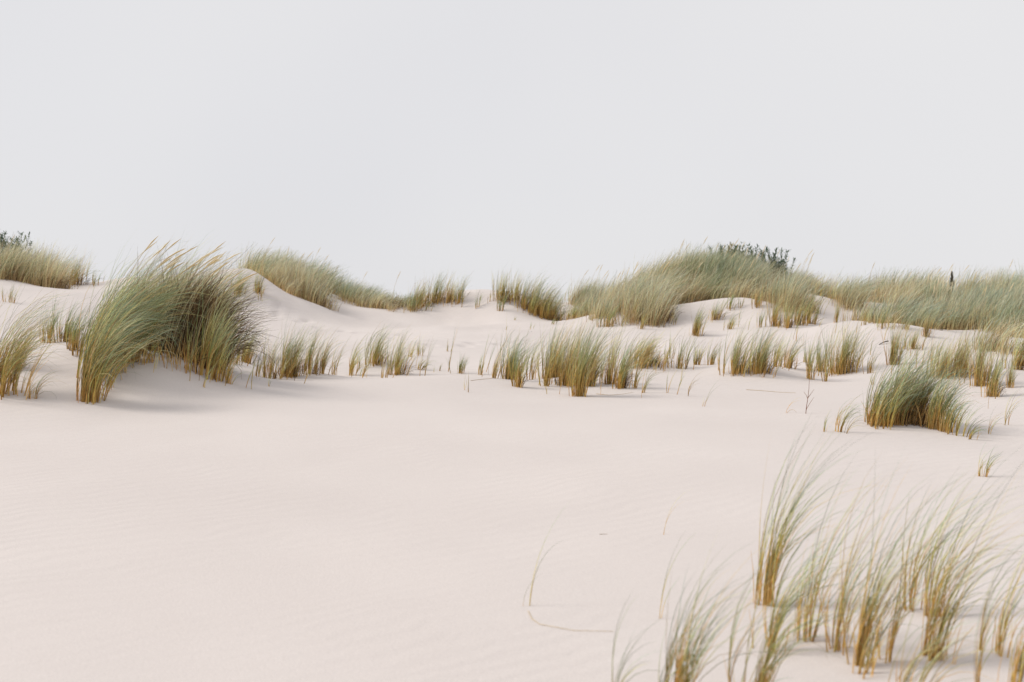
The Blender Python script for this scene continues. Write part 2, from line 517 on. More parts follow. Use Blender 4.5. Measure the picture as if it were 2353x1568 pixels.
def add_tuft(dx, dy, hD, wD, N, dry, zone, label, lean=1.0, splay=0.35, blue=0.5, single=False, wid=None, phi0=0.0, ind=0, ry=None, name="marram_tuft"):
    x, y = ground_hit(dx, dy)
    z = float(height(np.array([x]), np.array([y]))[0])
    sc = y / FP
    h = hD * sc; rx = max(wD * sc / 2 * (1.2 if y > 9 else 1), 0.012)
    ry = rx * .8 if ry is None else ry
    w = wid or (0.0030 + 0.000105 * y)
    if y > 9:                        # no two tufts alike: density, age and bend differ
        if N >= 40: N = int(N * rng.uniform(.85, 1.75))
        lean *= rng.uniform(.75, 1.6); dry = min(.92, max(.1, dry + rng.normal(0, .2))); blue = min(1, max(0, blue + rng.normal(0, .2)))
    small = hD < 52 or N < 14
    org = (x, y, z)
    Kn = 7 if y < 9 else 5
    base, L, v0, v1, p = tuft_params(N, x, y, rx, ry, h, lean, splay, phi0, origin=org, per=min(6 if y > 9 else 4.5, max(2, N / 3)))
    W = w * (0.7 + 0.6 * rng.random(N))
    pos, dd, s = paths2(base, L, v0, v1, p, Kn)
    dryf = rng.random(N) < dry
    def part(nm, sel, root, dr, kind="stuff"):
        if not sel.any(): return None
        V, Fc = tube_arrays(pos[sel], dd[sel], s, W[sel])
        T = np.repeat(blade_tints(int(sel.sum()), s, dr, blue), 3, axis=1)
        o = mesh_obj(nm, V, Fc, M_BLADE, root, T)
        if kind: tag(o, kind=kind)
        return o
    if small:
        o = part(name, np.ones(N, bool), None, dry, None)
        o.location = org
        tag(o, label, "grass tuft", GROUPS[zone])
        return o
    root = thing(name, org, label, "grass tuft", GROUPS[zone])
    if ind:
        order = rng.permutation(N)
        for i in order[:ind]:
            m = np.zeros(N, bool); m[i] = True
            part("leaf_blade", m, root, 1.0 if dryf[i] else 0.0, None)
        rest = np.ones(N, bool); rest[order[:ind]] = False
        part("inner_leaves", rest, root, dry)
    else:
        part("green_leaves", ~dryf, root, 0.0)
        part("dry_leaves", dryf, root, 1.0)
    if N >= 80 and not ind:
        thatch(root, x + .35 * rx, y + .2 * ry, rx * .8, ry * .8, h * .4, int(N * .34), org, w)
    # short sheathed stalks at the foot
    ns = max(4, N // 5)
    b2, L2, a2, c2, p2 = tuft_params(ns, x, y, rx * 1.05, ry * 1.05, h * .44, .3, splay * .6, origin=org, per=1.5)
    ps, ds, ss = paths2(b2, L2, a2, c2, p2, 3)
    V, Fc = tube_arrays(ps, ds, ss, np.full(ns, w * 1.25), .4)
    k = rng.random((ns, 1, 1))
    T = np.repeat(np.repeat(lerp(C_RUST, C_STRAW, k), 4, 1) * (1 + 0 * ss[None, :, None]), 3, axis=1)
    tag(mesh_obj("stalks", V, Fc, M_STEM, root, T), kind="stuff")
    return root

# ---- the big wind-blown tussock on the left
def hero():
    hx, hy = ground_hit(330, 850)
    hz = float(height(np.array([hx]), np.array([hy]))[0])
    org = np.array((hx, hy, hz))
    root = thing("marram_tussock", org, "huge wind-swept marram tussock arching right on its own sand mound at left", "grass tussock")
    B = []
    def bunch(dx0, dx1, dy0, dy1, n, hD, wD, N, dry, lean, blue, ybias=0):
        for i in range(n):
            f = (i + .5 * rng.random()) / n
            dx = lerp(dx0, dx1, f) + rng.normal(0, 6); dy = lerp(dy0, dy1, f) + rng.normal(0, 3)
            x, y = ground_hit(dx, dy)
            y += ybias * rng.random()
            h = hD * y / FP * (.9 + .2 * rng.random())
            b = tuft_params(N, x, y, wD * y / FP / 2, wD * y / FP / 2.4, h, lean, .3, phi0=rng.normal(-.1, .34))
            B.append((b, dry, blue))
    bunch(196, 226, 925, 926, 2, 240, 34, 190, .5, 1.3, .6)      # front left sheaf
    bunch(198, 240, 868, 856, 3, 222, 44, 200, .30, 1.6, .75)
    bunch(215, 320, 842, 826, 5, 214, 50, 220, .35, 1.7, .65)
    bunch(250, 440, 790, 800, 9, 206, 66, 200, .5, 1.7, .45, .9)
    bunch(310, 465, 794, 812, 9, 194, 56, 110, .45, 1.45, .35, .8)
    bunch(390, 480, 822, 850, 3, 150, 40, 30, .6, 1.1, .2, .4)
    bunch(450, 505, 862, 875, 3, 185, 34, 70, .5, .9, .3)
    bs = [np.concatenate([b[0][k] for b in B]) for k in range(5)]
    dr = np.concatenate([np.where(rng.random(len(b[0][1])) < b[1], 1, 0) for b in B]).astype(bool)
    blu = np.concatenate([np.full(len(b[0][1]), b[2]) for b in B])
    base, L, v0, v1, p = bs
    base = base - org
    N = len(L)
    pos, dd, s = paths2(base, L, v0, v1, p, 7)
    W = 0.0058 * (0.7 + .6 * rng.random(N))
    front = np.argsort(base[:, 1] + rng.normal(0, .25, N))[:280]
    isf = np.zeros(N, bool); isf[front] = True
    def part(nm, sel, d, kind):
        V, Fc = tube_arrays(pos[sel], dd[sel], s, W[sel])
        T = np.repeat(blade_tints(int(sel.sum()), s, d, float(blu[sel].mean())), 3, axis=1)
        o = mesh_obj(nm, V, Fc, M_BLADE, root, T)
        if kind: tag(o, kind=kind)
    for i in front:
        m = np.zeros(N, bool); m[i] = True
        part("leaf_blade", m, 1.0 if dr[i] else 0.0, None)
    for q in np.unique(blu):
        m = (blu == q) & ~isf
        part("green_leaves", m & ~dr, 0.0, "stuff")
        part("dry_leaves", m & dr, 1.0, "stuff")
    for dx, dy, hD, wD, nn in ((350,808,150,80,560),(400,818,185,80,800),(450,836,175,64,800),(474,856,120,40,260),(290,822,110,60,200),(222,880,70,36,90)):
        x, y = ground_hit(dx, dy)
        thatch(root, x, y + .25, wD * y / FP / 2, .3, hD * y / FP, nn, org, .007, 3.0)  # dead leaves, coloured extra dark to paint in shade under the arch
    # brown stalks under the arch
    ns = 150
    dxs = rng.uniform(200, 520, ns)
    bb = []
    for d in dxs:
        dy = np.interp(d, [190, 235, 300, 360, 430, 520], [922, 915, 842, 836, 858, 878])
        x, y = ground_hit(d + rng.normal(0, 4), dy + rng.normal(0, 4)); bb.append((x, y + .25 * rng.random()))
    bb = np.array(bb)
    b3 = np.concatenate([bb, (height(bb[:, 0], bb[:, 1]) - .02)[:, None]], 1) - org
    pos, dd, s2 = paths(b3, .12 + .3 * rng.random(ns), rng.random(ns) * 6.28, .1 * rng.random(ns), .2 + .5 * rng.random(ns), np.ones(ns), 3)
    V, Fc = tube_arrays(pos, dd, s2, np.full(ns, .008), .4)
    T = np.repeat(np.repeat(lerp(C_BROWN, C_STRAW, rng.random((ns, 1, 1))), 4, 1), 3, 1)
    tag(mesh_obj("stalks", V, Fc, M_STEM, root, T), kind="stuff")
    # flowering stems that stick out of the top
    for i in range(34):
        dx = rng.uniform(210, 470)
        x, y = ground_hit(dx, float(np.interp(dx, [200, 300, 480], [850, 815, 845])))
        y += .5 * rng.random()
        zz = float(height(np.array([x]), np.array([y]))[0])
        top = rng.uniform(1.35, 1.66) * (1.0 if dx < 420 else .9)
        seed_head(root, (x - org[0], y - org[1], zz - org[2]), top, rng.normal(-.05, .25), rng.uniform(.1, .3), rng.uniform(.95, 1.3), .005,
                  rng.uniform(.2, .3), pale=rng.random())
hero()

# ---- separate tufts: photo x, y of the foot, height, foot width, blades, share of dry ones
T = add_tuft
# around the big tussock
T(2,908,250,60,330,.5,'l',"tall ragged marram tuft cut by the left edge of the picture",lean=1.15,blue=.55,ind=60)
T(36,908,110,30,26,.5,'l',"few thin brown stems beside the tuft at the left edge",lean=.8)
T(73,918,85,16,22,.4,'l',"low sprig with long blades sweeping right between left-edge tuft and big tussock",lean=1.9,splay=.5,blue=.4)
T(30,850,110,40,110,.45,'l',"tuft on the mound behind the ragged left-edge tuft",lean=1.1,blue=.5)
T(111,788,92,22,60,.35,'l',"thin upright tuft on the light crest, leftmost behind the big tussock",lean=.7)
T(147,786,98,26,90,.45,'l',"denser upright tuft with dark foot on the light crest left of big tussock",lean=.7)
T(166,806,105,20,60,.4,'l',"upright stems just left of the big tussock's front sheaf",lean=.7)
T(180,820,118,16,50,.4,'l',"upright tuft touching the big tussock's left flank",lean=.75)
T(503,877,150,18,60,.4,'l',"slim upright tuft at the right foot of the big tussock",lean=.6)
T(525,882,78,10,28,.5,'l',"low splayed sprig on open sand right of the big tussock",lean=1.3,splay=.9)
T(563,833,90,30,90,.45,'l',"bushy small tuft standing behind the big tussock's right end",lean=.9)
T(545,838,70,26,50,.55,'l',"sparse straw stems between big tussock and the bushy small tuft",lean=.8)
T(25,696,52,20,40,.75,'a',"small brown tuft on the sand slope at the left edge",lean=.7)
# middle crest, left half
T(594,866,55,12,24,.5,'m',"thin sprig at the left start of the middle row",lean=.6)
T(617,870,95,30,80,.6,'m',"straw-coloured see-through tuft, first big one left in the middle row",lean=.6)
T(660,866,118,42,190,.4,'m',"darkest densest tuft in the left half of the middle row",lean=.55)
T(712,860,98,28,90,.6,'m',"straw tuft right beside the darkest tuft of the middle row",lean=.7)
T(740,859,100,18,70,.45,'m',"narrow green tuft second right of the darkest tuft",lean=.75)
T(768,862,95,12,26,.4,'m',"few long leaning blades in the gap of the middle row",lean=.9)
T(807,863,90,16,60,.4,'m',"narrow leaning tuft before the pale feathery one",lean=.95)
T(860,839,82,48,150,.6,'m',"pale feathery straw tuft set back in the left middle row",lean=.9)
T(832,866,45,22,20,.5,'m',"loose low stems in front of the pale feathery tuft",lean=1.3)
T(881,869,52,16,14,.5,'m',"few thin stems on the crest right of the feathery tuft",lean=.5)
T(898,862,75,8,26,.5,'m',"slim bundle left beside the last big tuft of the row's left half",lean=.6)
T(914,862,92,20,90,.4,'m',"green-tipped last big tuft of the middle row's left half",lean=.85)
T(943,821,36,10,26,.8,'m',"small brown tuft half hidden behind the crest",lean=.9)
T(966,818,42,14,36,.5,'m',"small isolated tuft with a soft shadow behind the crest",lean=.4)
T(962,851,34,14,40,.2,'m',"low green fan of grass on the crest near the middle",lean=1.1,splay=.8)
T(1009,854,28,26,14,.3,'s',"wispy green hairs on the crest left of centre",lean=.5)
T(1030,809,30,8,14,.4,'s',"tiny upright sprig alone in the sandy hollow",lean=.3)
T(1055,859,48,15,50,.45,'m',"small pale tuft alone on the crest near the picture's middle",lean=.7)
T(620,889,30,6,4,.5,'s',"two short blades standing in front of the straw-coloured tuft",lean=.5)
T(1068,897,36,5,3,.6,'s',"pair of bare hairs standing on open sand at centre",lean=.2)
T(1076,902,44,4,3,.6,'s',"taller thin hair on open sand just right of centre pair",lean=.15)
# middle crest, right half
T(1104,862,60,13,34,.3,'m',"slim green tuft before the large right cluster of the middle row",lean=.6)
T(1134,869,70,16,34,.4,'m',"thin leaning tuft just left of the large right cluster",lean=.9)
T(1167,872,98,30,170,.35,'m',"blue-green tuft at the left end of the large right cluster",lean=.75,blue=.7)
T(1187,890,118,20,90,.4,'m',"tuft standing forward on two reddish stalk bundles, cluster's left end",lean=.8)
T(1221,873,105,12,40,.45,'m',"thin tuft in the light gap of the large right cluster",lean=.8)
T(1254,888,128,12,60,.4,'m',"slim tall tuft right of the gap in the large cluster",lean=.5)
T(1268,868,112,34,150,.45,'m',"broad tuft behind the slim tall one in the large cluster",lean=.6)
T(1301,886,128,44,240,.4,'m',"broadest dark-footed tuft in the middle of the large cluster",lean=.6,blue=.6)
T(1329,911,165,28,190,.4,'m',"tallest foremost tuft of the large cluster with orange feet",lean=.75,blue=.7,ind=40)
T(1356,889,130,20,100,.45,'m',"green tuft right behind the foremost tuft of the cluster",lean=.8)
T(1382,882,90,14,24,.5,'m',"thin reddish stems right of the foremost tuft",lean=.5)
T(1398,884,118,20,90,.4,'m',"straight tuft with close-set stalks, right part of the cluster",lean=.6)
T(1424,893,122,26,130,.4,'m',"green tuft on bunched orange stalks, right end of the cluster",lean=.65,blue=.6)
T(1457,893,95,10,30,.4,'m',"sparse stems standing before the pale plume",lean=.9)
T(1480,843,78,62,260,.6,'m',"pale plume-like tuft blown right at the cluster's right end",lean=1.15,blue=.5)
T(1475,903,62,10,14,.5,'m',"few slanting stems right below the pale plume",lean=1.1,phi0=.2)
T(1256,906,70,4,3,.6,'s',"bent straw leaning left before the large cluster",lean=-1.0)
T(1559,848,82,28,80,.5,'m',"loose tuft right of the pale plume",lean=.7)
T(1539,824,48,20,24,.5,'m',"faint thin stems behind the loose tuft",lean=.5)
T(1600,839,48,16,50,.55,'m',"small straw tuft, left of the pair in the right middle row",lean=.6)
T(1634,839,60,18,40,.45,'m',"small thin tuft, right of the pair in the right middle row",lean=.6)
T(1532,904,66,4,5,.5,'s',"leftmost of three long leaning sprigs before the right dune",lean=.5)
T(1553,907,62,4,5,.5,'s',"middle of three long leaning sprigs before the right dune",lean=.6)
T(1581,911,72,4,6,.5,'s',"rightmost of three long leaning sprigs before the right dune",lean=1.1)
T(1615,935,56,4,5,.6,'s',"single stem with side blades on open sand right of centre",lean=.5,splay=.8)
T(1688,858,98,42,230,.5,'m',"dark brown-hearted tuft, left of the dense pair on the right",lean=.7)
T(1744,860,98,40,230,.45,'m',"round dense tuft, right of the dense pair on the right",lean=.65,blue=.45)
T(1782,843,72,20,60,.5,'m',"thin tuft right of the dense pair",lean=.6)
T(1811,846,82,28,110,.5,'m',"medium tuft with a brown right side, between dense pair and dark spears",lean=.8)
T(1847,834,45,12,26,.5,'m',"small faint tuft before the dark-speared group",lean=.5)
T(1862,872,82,18,55,.45,'m',"forward tuft at the left of the dark-speared group",lean=.45)
T(1882,854,88,22,90,.4,'m',"upright tuft with dark spears, left in its group",lean=.4)
T(1898,877,76,8,34,.5,'m',"slim foremost stalks of the dark-speared group",lean=.45)
T(1929,860,108,42,230,.45,'m',"densest upright tuft of the dark-speared group",lean=.5)
T(1960,856,100,10,34,.4,'m',"slim dark spears at the right end of their group",lean=.4)
T(2001,858,72,16,46,.45,'m',"slender tuft alone right of the dark-speared group",lean=.55)
T(2007,885,24,6,10,.7,'s',"short stub of dry stalks right of the dark-speared group",lean=.3)
# right-hand slope
T(2050,839,95,28,110,.4,'e',"tall green tuft beside the dark stick on the right slope",lean=.5)
T(2098,803,52,32,120,.6,'e',"low olive tuft with brown thatch behind the tall green tuft",lean=.9)
T(2126,775,60,14,50,.5,'e',"straw-footed tuft below the far right grass bank",lean=.4)
T(2160,868,92,50,170,.65,'e',"left half of the broad pale straw clump on the right slope",lean=.7,blue=.7)
T(2206,866,98,50,200,.7,'e',"right half of the broad pale straw clump on the right slope",lean=.8,blue=.7)
T(2252,887,120,30,120,.45,'e',"pale blue-green tuft on clear orange stalks at far right",lean=.4,blue=.9)
T(2278,912,108,24,110,.5,'e',"foremost pale tuft on orange stalks at far right",lean=.5,blue=.8)
T(2321,891,80,16,50,.5,'e',"thin tuft near the right edge above the small sandy dip",lean=.6,blue=.7)
T(2340,850,90,40,110,.5,'e',"loose tuft cut by the right edge of the slope",lean=.7,blue=.6)
# big right tuft with its neighbours
T(1897,992,60,10,10,.3,'e',"wispy sprig, leftmost of those left of the big blue-green tuft",lean=1.2,splay=.5,blue=.8)
T(1925,993,105,44,34,.3,'e',"see-through green sprigs left of the big blue-green tuft",lean=1.3,splay=.4,blue=.8)
T(1990,970,110,10,10,.3,'e',"lone thin blades at the left foot of the big blue-green tuft",lean=.3,blue=.8)
def right_tuft():
    x0, y0 = ground_hit(2090, 984)
    z0 = float(height(np.array([x0]), np.array([y0]))[0]); org = np.array((x0, y0, z0))
    root = thing("marram_tussock", org, "big blue-green wind-bent tussock on a small mound at right", "grass tussock")
    B = []
    for dx, dy, hD, wD, N in ((2012,984,150,22,110),(2035,982,165,30,170),(2062,978,172,34,210),(2090,974,172,36,210),(2118,976,160,36,200),
                              (2145,984,140,34,170),(2165,992,120,28,120),(2185,1000,95,26,60),(2205,1005,80,24,40)):
        x, y = ground_hit(dx, dy); y += .12 * rng.random()
        B.append(tuft_params(N, x, y, wD*y/FP/2, .16, hD*y/FP, 1.15, .25))
    base, L, v0, v1, p = [np.concatenate([b[k] for b in B]) for k in range(5)]
    base = base - org; N = len(L)
    pos, dd, s = paths2(base, L, v0, v1, p, 6)
    W = .0052 * (.7 + .6 * rng.random(N)); dr = rng.random(N) < .33
    fr = rng.permutation(N)[:200]; isf = np.zeros(N, bool); isf[fr] = True
    def part(nm, sel, d, kind):
        V, Fc = tube_arrays(pos[sel], dd[sel], s, W[sel])
        o = mesh_obj(nm, V, Fc, M_BLADE, root, np.repeat(blade_tints(int(sel.sum()), s, d, .95), 3, 1))
        if kind: tag(o, kind=kind)
    for i in fr:
        m = np.zeros(N, bool); m[i] = True
        part("leaf_blade", m, float(dr[i]), None)
    part("green_leaves", ~dr & ~isf, 0., "stuff"); part("dry_leaves", dr & ~isf, 1., "stuff")
    for dx in (2040, 2085, 2130):
        x, y = ground_hit(dx, 981)
        thatch(root, x, y + .12, .12, .1, .32, 120, org)
    ns = 170
    d = rng.uniform(2003, 2175, ns); bb = np.array([ground_hit(a, np.interp(a, [2000, 2100, 2180], [984, 978, 998])) for a in d])
    bb[:, 1] += .2 * rng.random(ns)
    b3 = np.concatenate([bb, (height(bb[:, 0], bb[:, 1]) - .02)[:, None]], 1) - org
    ps, ds, s2 = paths(b3, .1 + .22 * rng.random(ns), rng.normal(0, 1.2, ns), .1 * rng.random(ns), .2 + .5 * rng.random(ns), np.ones(ns), 3)
    V, Fc = tube_arrays(ps, ds, s2, np.full(ns, .0075), .4)
    tag(mesh_obj("stalks", V, Fc, M_STEM, root, np.repeat(np.repeat(lerp(C_BROWN, C_STRAW, rng.random((ns, 1, 1))), 4, 1), 3, 1)), kind="stuff")
right_tuft()
T(2228,1010,75,12,18,.4,'e',"low splayed sprig at the right foot of the big blue-green tuft",lean=1.7,splay=.5,blue=.7)
T(2273,998,85,10,8,.4,'e',"few thin blades, left of two wisps by the right edge",lean=1.1,blue=.7)
T(2314,978,95,14,10,.4,'e',"few thin blades, right of two wisps by the right edge",lean=1.3,blue=.7)
T(2262,1097,92,26,26,.3,'e',"small tuft with curved blades on bare sand below the big blue-green tuft",lean=1.35,splay=.5,blue=.6,ind=26)
# front slope of the right dune
R = 'r'
T(1598,772,64,22,120,.25,R,"vivid green tuft with a brown shadowed side, lowest on right dune",lean=.7,blue=.2)
T(1676,757,40,18,60,.6,R,"small brown-footed tuft right of the vivid green one",lean=.9)
T(1747,753,44,11,40,.4,R,"lone slim green tuft on bare sand of the right dune",lean=.4)
T(1644,736,56,28,100,.5,R,"wide tuft above the gap between green and brown-footed tufts",lean=.7)
T(1675,711,46,18,50,.5,R,"upper tuft above the small brown-footed one",lean=.6)
T(1703,708,32,10,26,.5,R,"tiny sprig near the top of the bare sand strip",lean=.5)
T(1739,706,48,18,60,.5,R,"thin upright tuft below the dark shrub",lean=.5)
T(1475,757,46,16,50,.55,R,"low tuft hanging below the dune's left grass edge",lean=.6)
T(1459,737,70,30,120,.45,R,"green tuft with orange stalks at the dune's left front",lean=.5)
T(1393,752,56,28,90,.5,R,"yellowish tuft with pale arching blades, leftmost low on right dune",lean=.7)
T(1354,724,48,20,60,.6,R,"brownish tuft at the left toe of the right dune",lean=.8)
T(1780,750,72,28,110,.55,R,"left tuft of the straw patch right of the lone slim tuft",lean=.55)
T(1806,754,74,26,110,.5,R,"second tuft of the straw patch on the right dune",lean=.55)
T(1834,748,76,30,120,.55,R,"third tuft of the straw patch on the right dune",lean=.6)
T(1857,744,66,22,80,.5,R,"fourth tuft of the straw patch, beside the sandy path",lean=.6)
T(1873,747,42,12,30,.5,R,"small sprig ending the straw patch at the sandy path",lean=.5)
T(1877,671,42,34,90,.75,R,"dark brown tuft in the skyline gap right of the shrub",lean=.7)
T(1547,748,34,8,16,.6,R,"thin stalks on bare sand left of the vivid green tuft",lean=.3)
T(1430,752,30,8,14,.6,R,"two short stalk bundles on sand between the dune's left tufts",lean=.3)
T(1920,690,38,30,60,.6,R,"pale thin tufts at the top right of the sandy path",lean=.5)
T(1922,742,44,12,40,.5,R,"thin upright tuft at the right foot of the sandy path",lean=.4)
T(1985,748,40,12,36,.5,R,"small forward tuft below the far right grass bank",lean=.4)
T(2026,756,42,10,30,.5,R,"slim pair of stalks before the far right grass bank",lean=.4)
# small central mound
Cn = 'c'
T(950,714,51,22,104,.6,Cn,"dark tuft at the left foot of the central mound",lean=.6)
T(966,707,59,22,117,.5,Cn,"second tuft up the left side of the central mound",lean=.6)
T(984,700,61,22,117,.4,Cn,"third tuft up the left side of the central mound",lean=.6)
T(1003,695,63,25,130,.35,Cn,"green highest tuft of the central mound's left group",lean=.5)
T(981,714,32,10,33,.4,Cn,"tiny tuft casting a shadow on the mound's left front",lean=.5)
T(1030,696,59,38,169,.55,Cn,"brown broad tuft on the central mound, left of the bare crest",lean=.8)
T(1055,697,56,15,65,.4,Cn,"upright tuft right beside the mound's brown broad tuft",lean=.4)
T(1061,708,37,8,20,.5,Cn,"few stalks in front of the mound's brown broad tuft",lean=.3)
T(1097,708,37,10,44,.5,Cn,"small lone tuft in the middle of the bare mound crest",lean=.4)
T(1125,694,22,18,20,.5,Cn,"faint thin hairs on the bare mound crest",lean=.4)
T(1149,715,44,12,65,.3,Cn,"yellow-green tuft in front of the mound's right group",lean=.6)
T(1155,694,63,28,143,.4,Cn,"upright first tuft of the central mound's right group",lean=.4)
T(1184,690,61,30,156,.5,Cn,"second tuft of the central mound's right group on the skyline",lean=.6)
T(1203,711,71,30,156,.5,Cn,"rounded brown-footed tuft on the mound's right shoulder",lean=.8)
T(1228,722,78,38,221,.5,Cn,"big leaning tuft on the mound's right shoulder",lean=.9)
T(1250,730,71,40,221,.7,Cn,"dark brown heart of the grass on the mound's right end",lean=1.1)
T(1272,737,61,32,143,.6,Cn,"last brown tuft where mound meets right dune",lean=.8)
T(1271,746,24,12,26,.3,Cn,"pale thin sprig at the right toe of the central mound",lean=.8)
T(1184,736,16,4,9,.4,'s',"tiny bent sprig on the central mound's right front",lean=1.0)
T(1219,757,18,8,12,.3,'s',"tiny green sprig below the central mound's right end",lean=.4)
T(1163,759,12,8,8,.3,'s',"tiniest green sprig at the foot of the central mound",lean=.4)
T(1309,735,37,18,52,.6,Cn,"small tuft in the dip between central mound and right dune",lean=.7)
# far left dune front
T(545,680,54,22,90,.6,'a',"brown-footed tuft between the big tussock's tip and the left dune",lean=.7)
T(592,676,60,14,60,.4,'a',"upright tuft on the left dune's bare shoulder",lean=.4)
T(597,692,40,10,16,.6,'a',"few thin stalks below the left dune's bare shoulder",lean=.3)
T(168,655,72,50,260,.8,'a',"dark brown bushy tuft on the far left skyline",lean=.8)
T(215,656,34,40,50,.3,'a',"low green grass fringe on the skyline left of the big tussock",lean=.4,blue=.5)
T(120,660,30,12,30,.6,'a',"little tuft below the far left dune's grass",lean=.5)

# loose blades and sprigs between the tufts, too many and too thin to count
def stray(label, line, spread, count, hmin, hmax):
    q = np.array([ground_hit(*p_) for p_ in line])
    t = rng.uniform(0, len(q) - 1, count)
    x = np.interp(t, range(len(q)), q[:, 0]) + rng.normal(0, .25, count)
    y = np.interp(t, range(len(q)), q[:, 1]) + rng.normal(0, spread, count)
    c = np.array((x.mean(), y.mean(), 0)); c[2] = height(c[:1], c[1:2])[0]
    B = [tuft_params(int(rng.integers(1, 6)), x[i], y[i], .03, .03, rng.uniform(hmin, hmax), rng.uniform(.4, 1.2), .8) for i in range(count)]
    base, L, v0, v1, p = [np.concatenate([b[k] for b in B]) for k in range(5)]
    pos, dd, s = paths2(base - c, L, v0, v1, p, 5)
    V, Fc = tube_arrays(pos, dd, s, np.full(len(L), .0048))
    o = mesh_obj("stray_grass", V, Fc, M_BLADE, None, np.repeat(blade_tints(len(L), s, .55, .5), 3, 1))
    o.location = c
    tag(o, label, "grass", None, "stuff")
stray("thin stray blades scattered between the tufts of the middle row", [(540,862),(640,866),(760,862),(900,862),(1000,858),(1120,864),(1300,890),(1480,880),(1640,850),(1850,860),(2040,850)], .55, 70, .25, .7)
stray("thin stray blades scattered over the right-hand slope", [(1700,760),(1850,765),(1960,775),(2080,810),(2200,880),(2330,900)], .8, 40, .2, .5)
stray("thin dry stems scattered under and right of the big tussock", [(300,842),(400,850),(470,872),(530,882)], .2, 34, .2, .5)

# foreground corner, out of focus: every blade a piece of its own
Fg = 'f'
fgt = [
 (1757,1391,340,30,62,.35,"tall foreground tuft with orange foot, left and highest of the corner group",.9),
 (1776,1501,300,20,26,.25,"small foreground tuft just in front of the tall orange-footed one",1.3),
 (1850,1482,330,26,34,.5,"foreground tuft on reddish stalks right of the tall orange-footed one",.9),
 (1921,1499,345,20,30,.5,"slim foreground tuft with a strong brown stalk, mid group",.9),
 (1974,1532,370,30,50,.5,"thick foreground tuft with bundled brown stalks, centre of the group",.95),
 (2041,1528,330,12,20,.55,"thin foreground stalks right of the bundled brown tuft",.9),
 (2091,1404,290,12,22,.45,"farthest slim tuft in the foreground group",.95),
 (2141,1424,320,16,26,.5,"foreground tuft rising behind the leaning brown stalk",1.0),
 (2122,1512,390,10,14,.6,"foreground tuft leaning right on one long brown stalk",1.5),
 (2150,1521,380,20,34,.4,"green foreground tuft on dark stalks, right in the group",1.05),
 (1985,1558,120,20,16,.8,"short dry stubs before the bundled brown tuft",1.2),
 (1560,1625,330,44,60,.25,"green foreground tuft cut by the bottom edge, left in the group",.95),
 (1430,1640,210,30,9,.2,"few arching blades at the bottom edge, outermost left of the group",1.0),
 (1735,1630,330,44,40,.35,"foreground tuft cut by the bottom edge below the tall orange-footed one",1.35),
 (2247,1585,330,6,7,.5,"thin reddish foreground stem near the right bottom corner",.7),
 (2290,1505,300,24,22,.5,"airy foreground tuft between green right tuft and right edge",1.2),
 (2330,1610,330,40,36,.4,"foreground tuft in the bottom right corner",1.3),
 (2070,1640,260,60,24,.5,"low curved foreground blades cut by the bottom edge right of the stubs",1.5),
]
for dx, dy, hD, wD, N, dry, lab, lean in fgt:
    T(dx, min(dy, 1640), hD * 1.12, (wD * 3.0 if 10 < wD < 27 else wD * 1.7), int(N * 1.45), dry, Fg, lab, lean=lean*1.25, splay=.3, blue=.75, wid=.0036, ind=int(N * 1.45) if N >= 14 else 0)
T(1517,1424,260,4,3,.4,Fg,"single long foreground blade left of the green bottom-edge tuft",lean=1.0,wid=.0034)
T(1528,1230,120,4,2,.5,Fg,"single faint arched blade on open sand above the foreground group",lean=1.7,wid=.003)
T(1208,1398,205,4,3,.3,Fg,"lone curved blades standing by themselves on the smooth foreground sand",lean=.95,splay=.1,wid=.003)
T(1805,950,62,3,3,.5,'s',"single arched hair left of the red twig",lean=1.9,wid=.005)

# ------------------------------------------------------------------ grass that covers the dunes as one mass
def inside(px, py, poly):
    c = np.zeros(len(px), bool)
    j = len(poly) - 1
    for i in range(len(poly)):
        xi, yi = poly[i]; xj, yj = poly[j]
        c ^= ((yi > py) != (yj > py)) & (px < (xj - xi) * (py - yi) / (yj - yi + 1e-12) + xi)
        j = i
    return c

